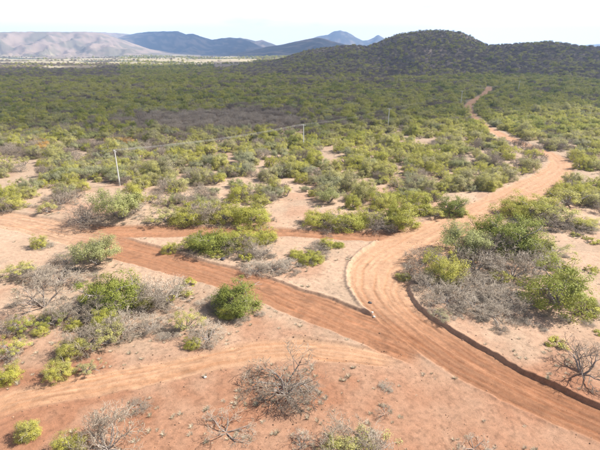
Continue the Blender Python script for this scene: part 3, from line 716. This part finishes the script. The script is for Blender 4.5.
for r0, r1, cell, sd in ((92, 190, 2.6, 300), (190, 420, 2.9, 301), (420, 900, 3.7, 302), (900, 1400, 5.5, 303), (1400, 2900, 15, 304)):
    x, y, g = scatter_points(r0, r1, cell, sd); px, py = to_px(x, y, 0 * x)
    # above a line that follows the upper edge of the tracks only
    line = np.interp(px, [-200, 0, 70, 130, 240, 330, 420, 470, 520, 545, 575, 640], [204, 204, 203, 205, 212, 214, 206, 203, 214, 222, 214, 214])
    ok = (py < line) & keep_clear(px, py, g) & (g.uniform(0, 1, len(x)) < (.74 if r0 < 150 else .92))
    wd = g.uniform(2.0, 5.3, len(x)) * (1.12 if r0 > 300 else 1) * (1.5 if r0 >= 1400 else 1)
    wd = np.where(g.uniform(0, 1, len(x)) < .2, wd * .6, wd)
    ok &= off_roads(x, y, wd * .27 + .25)
    if r0 < 150:                                   # not inside the plants already standing
        d = np.hypot(x[:, None] - PL[None, :, 0], y[:, None] - PL[None, :, 1]); ok &= (d > PL[None, :, 2] * .8 + wd[:, None] * .25).all(1)
        gap = fbm(x / 9, y / 9, 3, 31); ok &= (gap < .57) | (g.uniform(0, 1, len(x)) < .25)
    x, y, wd, px, py = x[ok], y[ok], wd[ok], px[ok], py[ok]
    sets.append((x, y, wd, px, py, g.uniform(0, 1, (len(x), 4))))
x, y, wd, px, py, u = [np.concatenate([s[k] for s in sets]) for k in range(6)]
z, lab = height(x, y); r = np.hypot(x, y)
keep = (lab == 0) | (lab == 1); x, y, wd, px, py, u, z, lab, r = [a[keep] for a in (x, y, wd, px, py, u, z, lab, r)]
# on the far left the scrub ends at the pale valley
ppx, ppy = to_px(x, y, z)
lim = np.interp(ppx, [-100, 0, 60, 85, 105, 130, 170, 200, 235, 255, 290], [66, 66, 67.5, 69, 66, 66.5, 69, 70, 67.5, 62, -40]) + 2.0 * (u[:, 3] - .5) + 5 * (fbm(x / 90, y / 90, 3, 37) - .5)
wb = fbm(x / 300, y / 150, 5, 17)
keep = (ppy > lim) | ((lab == 0) & (ppx < 330) & (u[:, 3] < np.where(wb > .53, .5, .05)))
x, y, wd, px, py, u, z, lab, r, ppx, ppy = [a[keep] for a in (x, y, wd, px, py, u, z, lab, r, ppx, ppy)]
dry_p = .23 + .55 * (fbm(x / 28, y / 28, 3, 32) - .5) * 2
dry_p = dry_p + 1.3 * np.exp(-(((ppx - 205) / 95) ** 2 + ((ppy - 122) / 9.5) ** 2) ** 2) - .10 * sst(360, 480, ppx) * sst(215, 180, ppy) + .14 * sst(360, 300, ppx) * sst(130, 145, ppy)
dry_p = np.where(lab == 1, .68 + .5 * (fbm(x / 60, y / 60, 3, 33) - .5), dry_p)
dry_p = np.where((ppx < 120) & (ppy < 78), .8, dry_p)
is_dry = u[:, 0] < dry_p
fea = (~is_dry) & (u[:, 1] < np.where(ppx < 330, .24, .08)) & (r < 400)
orange = (~is_dry) & (np.exp(-(((ppx - 112) / 24) ** 2 + ((ppy - 145) / 4) ** 2)) + np.exp(-(((ppx - 44) / 13) ** 2 + ((ppy - 149) / 4) ** 2)) > .5)
tint = .30 + .44 * (u[:, 2] - .5) + .5 * (fbm(x / 40, y / 40, 3, 34) - .5) + .15 * sst(170, 260, r)
tint = np.where(lab == 1, tint - .12, tint)
dtint = np.clip(.15 + .7 * u[:, 2] + .2 * sst(170, 300, r) - .5 * np.exp(-(((ppx - 205) / 95) ** 2 + ((ppy - 122) / 9.5) ** 2) ** 2), 0, 1)
order = [i for i in np.argsort(r) if 0 <= ppx[i] <= 600]
green_i = [i for i in order if not is_dry[i]][:300]; dry_i = [i for i in order if is_dry[i]][:240]
indiv = np.zeros(len(x), bool); indiv[green_i] = True; indiv[dry_i] = True
def where(px_, py_):
    if px_ < 112: return 'thicket left of nearest pole'
    if px_ < 205: return 'thicket right of nearest pole'
    if px_ < 300: return 'thicket below the long cable'
    if px_ < 400: return 'thicket right of second pole'
    rx = np.interp(py_, [150, 160, 172, 192, 208, 230], [540, 562, 558, 525, 492, 440])
    return 'thicket left of winding road' if px_ < rx else 'thicket right of winding road'
KW = dict(leafy='leafy green shrub', loose='straggly yellow-green shrub', feathery='feathery pale-green tree', dry='leafless grey shrub', orange='orange-leaved shrub')
for i in np.nonzero(indiv)[0]:
    kd = 'dry' if is_dry[i] else 'feathery' if fea[i] else 'loose' if u[i, 3] < .3 else 'leafy'
    wh = where(ppx[i], ppy[i]); key = 'orange' if orange[i] and kd == 'leafy' else kd
    sz = 'large ' if wd[i] > 4.8 else 'small ' if wd[i] < 2.6 else ''
    sz += 'tall ' if u[i, 1] > .7 else 'squat ' if u[i, 1] < .3 else ''
    dp = ['at the front of ', 'midway in ', 'at the back of '][0 if r[i] < np.percentile(r[indiv], 33) else 1 if r[i] < np.percentile(r[indiv], 72) else 2]
    tn = '' if kd not in ('leafy', 'loose') or key == 'orange' else 'pale ' if tint[i] < .24 else 'dark ' if tint[i] > .52 else ''
    if kd == 'dry': tn = 'pale ' if dtint[i] < .35 else 'dark ' if dtint[i] > .65 else ''
    wh = dp + wh
    plant(kd, int(u[i, 3] * 977), x[i], y[i], wd[i] * (1.15 if kd == 'feathery' else 1), .75 + .4 * u[i, 1], u[i, 2] * 6.28 * 3, dtint[i] if kd == 'dry' else np.clip(tint[i], .05, .9),
          sz + tn + KW[key] + ' ' + wh, sz + tn + KW[key] + 's ' + wh, M_ORANGE if key == 'orange' else None)

def scatter(name, sel, kind, label, cat, tints, mats=None):
    """one mass of far plants: points carrying instances of the shrubs built above"""
    sel = np.nonzero(sel)[0] if sel.dtype == bool else sel
    return scatter_raw(name, np.stack([x[sel], y[sel], z[sel] - .05], -1), u[sel, 2] * 20, np.stack([wd[sel], wd[sel], wd[sel] * (.75 + .4 * u[sel, 1])], -1), tints[sel], kind, label, cat)
def scatter_raw(name, P, rot, scl, tints, kinds, label, cat, src=None):
    n = len(P); me = bpy.data.meshes.new(name); me.vertices.add(n); me.vertices.foreach_set('co', P.astype(np.float32).ravel())
    a = me.attributes.new('rot', 'FLOAT_VECTOR', 'POINT'); a.data.foreach_set('vector', np.stack([0 * rot, 0 * rot, rot], -1).astype(np.float32).ravel())
    a = me.attributes.new('scl', 'FLOAT_VECTOR', 'POINT'); a.data.foreach_set('vector', scl.astype(np.float32).ravel())
    a = me.attributes.new('tint', 'FLOAT', 'POINT'); a.data.foreach_set('value', tints.astype(np.float32))
    o = bpy.data.objects.new(name, me); col.objects.link(o); tag(o, label, cat, kind='stuff')
    ng = bpy.data.node_groups.new(name, 'GeometryNodeTree')
    ng.interface.new_socket('Geometry', in_out='INPUT', socket_type='NodeSocketGeometry'); ng.interface.new_socket('Geometry', in_out='OUTPUT', socket_type='NodeSocketGeometry')
    N = ng.nodes.new; L = ng.links.new
    gi = N('NodeGroupInput'); go = N('NodeGroupOutput'); iop = N('GeometryNodeInstanceOnPoints'); jo = N('GeometryNodeJoinGeometry')
    pool = src or [MESH[k] for k in MESH if k[0] in kinds and k[2] == '']
    for pr in pool:
        j2 = N('GeometryNodeJoinGeometry')
        for ob in pr:
            oi = N('GeometryNodeObjectInfo'); oi.inputs['Object'].default_value = ob; oi.transform_space = 'ORIGINAL'; L(oi.outputs['Geometry'], j2.inputs[0])
        g2 = N('GeometryNodeGeometryToInstance'); L(j2.outputs[0], g2.inputs[0]); L(g2.outputs[0], jo.inputs[0])
    L(gi.outputs[0], iop.inputs['Points']); L(jo.outputs[0], iop.inputs['Instance']); iop.inputs['Pick Instance'].default_value = True
    def na(nm, ty):
        q = N('GeometryNodeInputNamedAttribute'); q.data_type = ty; q.inputs['Name'].default_value = nm; return q.outputs['Attribute']
    ri = N('FunctionNodeRandomValue'); ri.data_type = 'INT'
    [s for s in ri.inputs if s.name == 'Max' and s.type == 'INT'][0].default_value = len(pool) - 1
    L([s for s in ri.outputs if s.type == 'INT'][0], iop.inputs['Instance Index'])
    L(na('rot', 'FLOAT_VECTOR'), iop.inputs['Rotation']); L(na('scl', 'FLOAT_VECTOR'), iop.inputs['Scale'])
    L(iop.outputs[0], go.inputs[0])
    md = o.modifiers.new('plants', 'NODES'); md.node_group = ng
    return o
rest = ~indiv
scatter('green_scrub', rest & ~is_dry & ~fea & ~orange, ('leafy', 'loose'), 'green scrub covering the plain and the hill beyond the tracks', 'scrub', np.clip(tint, .05, .95))
scatter('grey_scrub', rest & is_dry, ('dry',), 'grey leafless scrub mixed through the plain and the hill', 'scrub', dtint)
scatter('feathery_scrub', rest & fea, ('feathery',), 'pale feathery trees spread through the scrub of the plain', 'scrub', np.clip(tint, .05, .95))
org = rest & orange
if org.sum() > 0:
    pool = [MESH[k] for k in MESH if k[2] == 'orange_leaves']
    if not pool:
        i = np.nonzero(org)[0][0]; rest[i] = False; org[i] = False
        plant('leafy', 1, x[i], y[i], wd[i], .9, 1.0, .5, 'orange-leaved shrub at the far rim of the lit thicket', None, M_ORANGE); pool = [MESH[k] for k in MESH if k[2] == 'orange_leaves']
    s_ = np.nonzero(org)[0]
    if len(s_): scatter_raw('orange_scrub', np.stack([x[s_], y[s_], z[s_]], -1), u[s_, 2] * 20, np.stack([wd[s_] * 1.2, wd[s_] * 1.2, wd[s_]], -1), u[s_, 2], None, 'orange-leaved shrubs along the far rim of the lit thicket', 'scrub', src=pool)

# dry grass and brush litter between the shrubs
g = np.random.default_rng(77)
gp = PROTO['grass'][0]
holder = mesh_obj('grass_tuft', gp['leaf'][0] * .8, gp['leaf'][1], M_STRAW, attr={'v': gp['leaf'][2]}); hx, hy = G(205, 377); holder.location = (hx, hy, ground_z(hx, hy)[0] - .01); holder['tint'] = .4
tag(holder, 'small straw tuft beside the lower track, below the silvery shrub', 'grass')
gx = []; gy = []
for (cx, cy, rad) in PLACED:                       # around every plant
    n = int(4 + rad * rad * 3.0); a = g.uniform(0, 6.28, n); d = rad * g.uniform(.3, 1.5, n); gx.append(cx + np.cos(a) * d * 1.3); gy.append(cy + np.sin(a) * d)
n = 2600; a = g.uniform(R(-40), R(40), n); d = np.sqrt(g.uniform(26 ** 2, 150 ** 2, n)); qx = d * np.sin(a); qy = d * np.cos(a)
k = fbm(qx / 6, qy / 6, 3, 35) > .50; gx.append(qx[k]); gy.append(qy[k])
gx = np.concatenate(gx); gy = np.concatenate(gy); k = off_roads(gx, gy, np.full(len(gx), .2)); gx, gy = gx[k], gy[k]
gz = ground_z(gx, gy); n = len(gx); s = g.uniform(.35, 1.1, n)
scatter_raw('dry_grass', np.stack([gx, gy, gz - .02], -1), g.uniform(0, 6.28, n), np.stack([s, s, s * g.uniform(.4, 1, n)], -1), g.uniform(0, 1, n), None, 'tufts of dry straw grass scattered over the sand', 'grass', src=[(holder,)])
dsrc = [MESH[k] for k in MESH if k[0] == 'dry']
gx = []; gy = []
for (cx, cy, rad) in PLACED:
    if rad < 1.2 or cy < 46: continue
    n = int(2 + rad * 2.2); a = g.uniform(0, 6.28, n); d = rad * g.uniform(.5, 1.5, n); gx.append(cx + np.cos(a) * d * 1.2); gy.append(cy + np.sin(a) * d)
gx = np.concatenate(gx); gy = np.concatenate(gy); k = off_roads(gx, gy, np.full(len(gx), .5)); gx, gy = gx[k], gy[k]
gz = ground_z(gx, gy); n = len(gx); s = g.uniform(.7, 1.9, n)
scatter_raw('dry_undergrowth', np.stack([gx, gy, gz - .02], -1), g.uniform(0, 6.28, n), np.stack([s, s, s * g.uniform(.25, .6, n)], -1), g.uniform(0, 1, n), None, 'low grey brushwood and twigs round the feet of the shrubs', 'undergrowth', src=dsrc)

# ------------------------------------------------------------------ power line
def cyl(p0, p1, r0, r1, sides=10):
    V, Fc = tubes([(np.array(p0, float), np.array(p1, float), r0, r1)], sides)
    return V, Fc
def join(parts):
    Vs = []; Fs = []; b = 0
    for V, Fc in parts: Vs.append(V); Fs.append(Fc + b); b += len(V)
    return np.concatenate(Vs), np.concatenate(Fs)
def box(c, s):
    V = np.array([[a, b, d] for a in (-.5, .5) for b in (-.5, .5) for d in (-.5, .5)]) * np.array(s) + np.array(c)
    return V, np.array([[0, 1, 3, 2], [4, 6, 7, 5], [0, 4, 5, 1], [2, 3, 7, 6], [0, 2, 6, 4], [1, 5, 7, 3]])
POLES = [(120, 186, 9.0, 'nearest concrete power pole, left, rising from the lit thicket'), (303.5, 150, 8.6, 'second power pole, in the middle, at the edge of cloud shade'),
         (388, 127, 8.0, 'third power pole, dim in the shaded scrub right of centre'), (460.5, 106, 9.0, 'far power pole left of the winding road'), (518, 92, 9.0, 'farthest faint power pole at right, beyond the road')]
tops = []
pole_xy = [G(px, py) for px, py, _, _ in POLES]
for i, (px, py, hgt, lb) in enumerate(POLES):
    p = pole_xy[i]; zz = float(height(np.array([p[0]]), np.array([p[1]]))[0][0])
    q = pole_xy[min(i + 1, len(POLES) - 1)] - pole_xy[max(i - 1, 0)]; ang = math.atan2(q[1], q[0])
    root = tag(empty('power_pole', (p[0], p[1], zz), ang), lb, 'power pole', 'power poles')
    mesh_obj('pole', *join([cyl((0, 0, -.3), (0, 0, hgt), .17, .11, 10), (np.array([[.11, 0, hgt], [0, .11, hgt], [-.11, 0, hgt], [0, -.11, hgt]]), np.array([[0, 1, 2, 3]]))]), M_CONCRETE, root)
    mesh_obj('crossarm', *box((0, 0, hgt - .25), (.12, 1.9, .13)), M_CONCRETE, root)
    for yy in (-.85, 0.35, .85):
        mesh_obj('insulator', *join([cyl((0, yy, hgt - .19), (0, yy, hgt - .05), .05, .07, 8), cyl((0, yy, hgt - .05), (0, yy, hgt + .04), .07, .03, 8)]), M_CERAMIC, root)
    tops.append([np.array([p[0] - math.sin(ang) * yy, p[1] + math.cos(ang) * yy, zz + hgt + .03]) for yy in (-.85, .35, .85)])
d0 = pole_xy[0] - pole_xy[1]; pm = pole_xy[0] + d0 * .9
spans = list(zip(tops[:-1], tops[1:])); lbls = ['from the nearest pole to the second pole', 'from the second pole to the third pole', 'from the third pole to the far pole', 'from the far pole to the farthest pole']
pos = ['front', 'middle', 'back']
for (A, B), lb in zip(spans, lbls):
    for k in range(3):
        t = np.linspace(0, 1, 25); P = A[k] * (1 - t)[:, None] + B[k] * t[:, None]; P[:, 2] -= 4 * .9 * t * (1 - t)
        rw = .013 if lb == lbls[0] else .007; seg = [(P[i], P[i + 1], rw, rw) for i in range(24)]
        tag(mesh_obj('power_cable', *tubes(seg, 5), M_WIRE), pos[k] + ' cable strung ' + lb, 'cable', 'power cables')

# ------------------------------------------------------------------ stones and clods
def stone(g, s, sub=2):
    import bmesh
    bm = bmesh.new(); bmesh.ops.create_icosphere(bm, subdivisions=sub, radius=.5)
    for v in bm.verts:
        f = 1 + .25 * (g.uniform() - .5) + .18 * math.sin(v.co.x * 7 + s) * math.cos(v.co.y * 6 + s); v.co *= f; v.co.z *= .62
    V = np.array([v.co[:] for v in bm.verts]); Fc = np.array([[v.index for v in f.verts] for f in bm.faces]); bm.free(); return V, Fc
g = np.random.default_rng(5)
for px, py, s, m, lb in [(370, 302.5, .5, M_DSTONE, 'dark stone on the road at the bend'), (374, 317, .38, M_STONE, 'pale stone on the berm at the road fork'), (372, 314, .35, M_STONE, 'smaller pale stone on the berm by the fork'),
                         (205, 378, .35, M_STONE, 'pale stone on the lower edge of the lower track'), (223, 260, .8, M_DSTONE, 'dark grey rock above the diagonal road'), (22, 440, .5, M_DSTONE, 'dark stone under the shrub in the bottom left corner'),
                         (317, 264, .35, M_DSTONE, 'small dark stone below the shrub on pale sand'), (387, 323, .3, M_STONE, 'pale stone at the tip of the road fork')]:
    sx, sy = G(px, py); V, Fc = stone(g, px)
    o = mesh_obj('stone', V, Fc, m, smooth=True); o.location = (sx, sy, ground_z(sx, sy)[0] + s * .12); o.scale = (s, s, s); o.rotation_euler = (0, 0, g.uniform(0, 6)); tag(o, lb, 'stone')
V, Fc = stone(g, 3.3, 1)
# loose clods along the road edges
cx = []; cy = []
for rd in ROADS:
    m_ = rd['s'] < (110 if rd['name'] == 'main_dirt_road' else 1e9); C = rd['C'][m_]; T = rd['T'][m_]; hw = rd['hw'][m_]
    k = g.integers(0, len(C), 420); sg = g.choice([-1, 1], 420); off = sg * (hw[k] + g.normal(.2, .5, 420)); cx.append(C[k, 0] + T[k, 1] * off); cy.append(C[k, 1] - T[k, 0] * off)
a_ = g.uniform(R(-38), R(38), 5200); d_ = 26 + 62 * g.uniform(0, 1, 5200) ** 1.3; ax_, ay_ = d_ * np.sin(a_), d_ * np.cos(a_)
kk = (fbm(ax_ / 4, ay_ / 4, 3, 36) > .46) & off_roads(ax_, ay_, np.full(5200, -.6)); cx.append(ax_[kk]); cy.append(ay_[kk])
cx = np.concatenate(cx); cy = np.concatenate(cy); cz = ground_z(cx, cy); s = g.gamma(1.5, .03, len(cx)) + .035
rot = g.uniform(0, 6.28, len(cx)); Vs = V[None] * s[:, None, None]; c_, s_ = np.cos(rot)[:, None], np.sin(rot)[:, None]
Vx = Vs[..., 0] * c_ - Vs[..., 1] * s_ + cx[:, None]; Vy = Vs[..., 0] * s_ + Vs[..., 1] * c_ + cy[:, None]; Vz = Vs[..., 2] + cz[:, None] + .1 * s[:, None]
import bmesh
Vi = np.stack([Vx, Vy, Vz], -1).reshape(-1, 3); Fi = (Fc[None] + (np.arange(len(cx)) * len(V))[:, None, None]).reshape(-1, 3)
ccol = np.repeat((ROADC * .5 + SAND * .5)[None] * g.uniform(.35, 1.1, (len(cx), 1)), len(V), 0)
o = mesh_obj('soil_clods', Vi, Fi, M_EARTH, smooth=True, attr={'soil': ccol}); tag(o, 'loose clods and grit lying along the road edges and on the bare soil', 'clods', kind='stuff')

# ------------------------------------------------------------------ clouds (out of frame overhead) that shade the plain, the hill and the far range
def cloud_material():
    m, t, o = mat('cloud'); N = t.nodes.new; L = t.links.new
    at = N('ShaderNodeAttribute'); at.attribute_name = 'v'
    tr = N('ShaderNodeBsdfTransparent'); d = N('ShaderNodeBsdfDiffuse'); d.inputs['Color'].default_value = (.9, .9, .9, 1); tl = N('ShaderNodeBsdfTranslucent'); tl.inputs['Color'].default_value = (.9, .9, .9, 1)
    m1 = N('ShaderNodeMixShader'); m1.inputs[0].default_value = .5; L(d.outputs[0], m1.inputs[1]); L(tl.outputs[0], m1.inputs[2])
    m2 = N('ShaderNodeMixShader'); L(at.outputs['Fac'], m2.inputs[0]); L(tr.outputs[0], m2.inputs[1]); L(m1.outputs[0], m2.inputs[2]); L(m2.outputs[0], o.inputs['Surface']); return m
M_CLOUD = cloud_material()
CLOUD_Z = 1300.0
def cloud(shade, seed, cell, dens, soft, label):
    """cloud whose shadow falls on the ground polygon `shade`"""
    P = np.array(shade, float); off = S_DIR[:2] / S_DIR[2] * CLOUD_Z
    gx, gy = np.meshgrid(np.arange(P[:, 0].min() - soft * 2, P[:, 0].max() + soft * 2, cell), np.arange(P[:, 1].min() - soft * 2, P[:, 1].max() + soft * 2, cell), indexing='ij')
    sx, sy = gx.ravel(), gy.ravel()
    ins = np.zeros(len(sx), bool); dist = np.full(len(sx), 1e9)
    for a, b in zip(P, np.roll(P, -1, 0)):
        c = ((a[1] > sy) != (b[1] > sy)) & (sx < (b[0] - a[0]) * (sy - a[1]) / (b[1] - a[1] + 1e-9) + a[0]); ins ^= c
        e = b - a; tt = np.clip(((sx - a[0]) * e[0] + (sy - a[1]) * e[1]) / (e @ e), 0, 1); dist = np.minimum(dist, np.hypot(sx - a[0] - tt * e[0], sy - a[1] - tt * e[1]))
    sd = np.where(ins, dist, -dist) + (fbm(sx / (soft * 2.5), sy / (soft * 2.5), 4, seed) - .5) * soft * 1.6
    th = np.clip(sd / soft, 0, 1)
    al = dens * sst(0, 1, th) * (.75 + .4 * fbm(sx / (soft * 3), sy / (soft * 3), 3, seed + 5))
    puff = 60 * np.sqrt(np.clip(sd, 0, soft * 3) / soft) * (.5 + fbm(sx / 120, sy / 120, 4, seed + 9))
    nx, ny = gx.shape; idv = np.arange(nx * ny).reshape(nx, ny)
    q = np.stack([idv[:-1, :-1], idv[1:, :-1], idv[1:, 1:], idv[:-1, 1:]], -1).reshape(-1, 4); q = q[(sd[q] > 0).any(1)]
    V = np.concatenate([np.stack([sx + off[0], sy + off[1], CLOUD_Z + puff], -1), np.stack([sx + off[0], sy + off[1], CLOUD_Z - .15 * puff - 1], -1)])
    Fc = np.concatenate([q, q[:, ::-1] + nx * ny]); uq, inv = np.unique(Fc, return_inverse=True)
    o = mesh_obj('cloud', V[uq], inv.reshape(-1, 4), M_CLOUD, smooth=True, attr={'v': np.clip(np.r_[al, al], 0, 1)[uq]}); o['kind'] = 'structure'
    return o
def gp_(pts): return [tuple(G(a, b)) for a, b in pts]
near_edge = gp_([(-80, 134), (60, 139), (130, 141), (230, 149), (310, 147), (360, 142), (420, 139), (470, 134), (500, 124), (560, 113), (620, 109), (760, 108)])
cloud(near_edge + [(950, 900), (1000, 1600), (-60, 1500), (-260, 1120), (-420, 900), (-760, 850)], 400, 14, .5, 28, 'cloud')
def pol(az_px, r): a = az_el(np.array([az_px]), np.array([50.]))[0][0]; return (r * math.sin(a), r * math.cos(a))
cloud([pol(128, 3900), pol(190, 3050), pol(240, 2300), pol(300, 2050), pol(420, 2100), pol(420, 3900), pol(330, 4700), pol(250, 4600), pol(225, 5200), pol(140, 5400), pol(112, 4900)], 420, 60, .75, 160, 'cloud')

# ------------------------------------------------------------------ haze
hz, t, o_ = mat('haze'); pv = t.nodes.new('ShaderNodeVolumePrincipled'); pv.inputs['Density'].default_value = 1.25e-4; pv.inputs['Color'].default_value = (.36, .58, 1.0, 1); pv.inputs['Anisotropy'].default_value = .2
t.links.new(pv.outputs[0], o_.inputs['Volume'])
zmin = float(Z.min()) - 1.5
V, Fc = box((0, 0, (420 + zmin) / 2), (18400, 18400, 420 - zmin))
o = mesh_obj('haze', V, Fc, hz); tag(o, 'thin pale haze in the air over the plain', 'haze', kind='stuff')
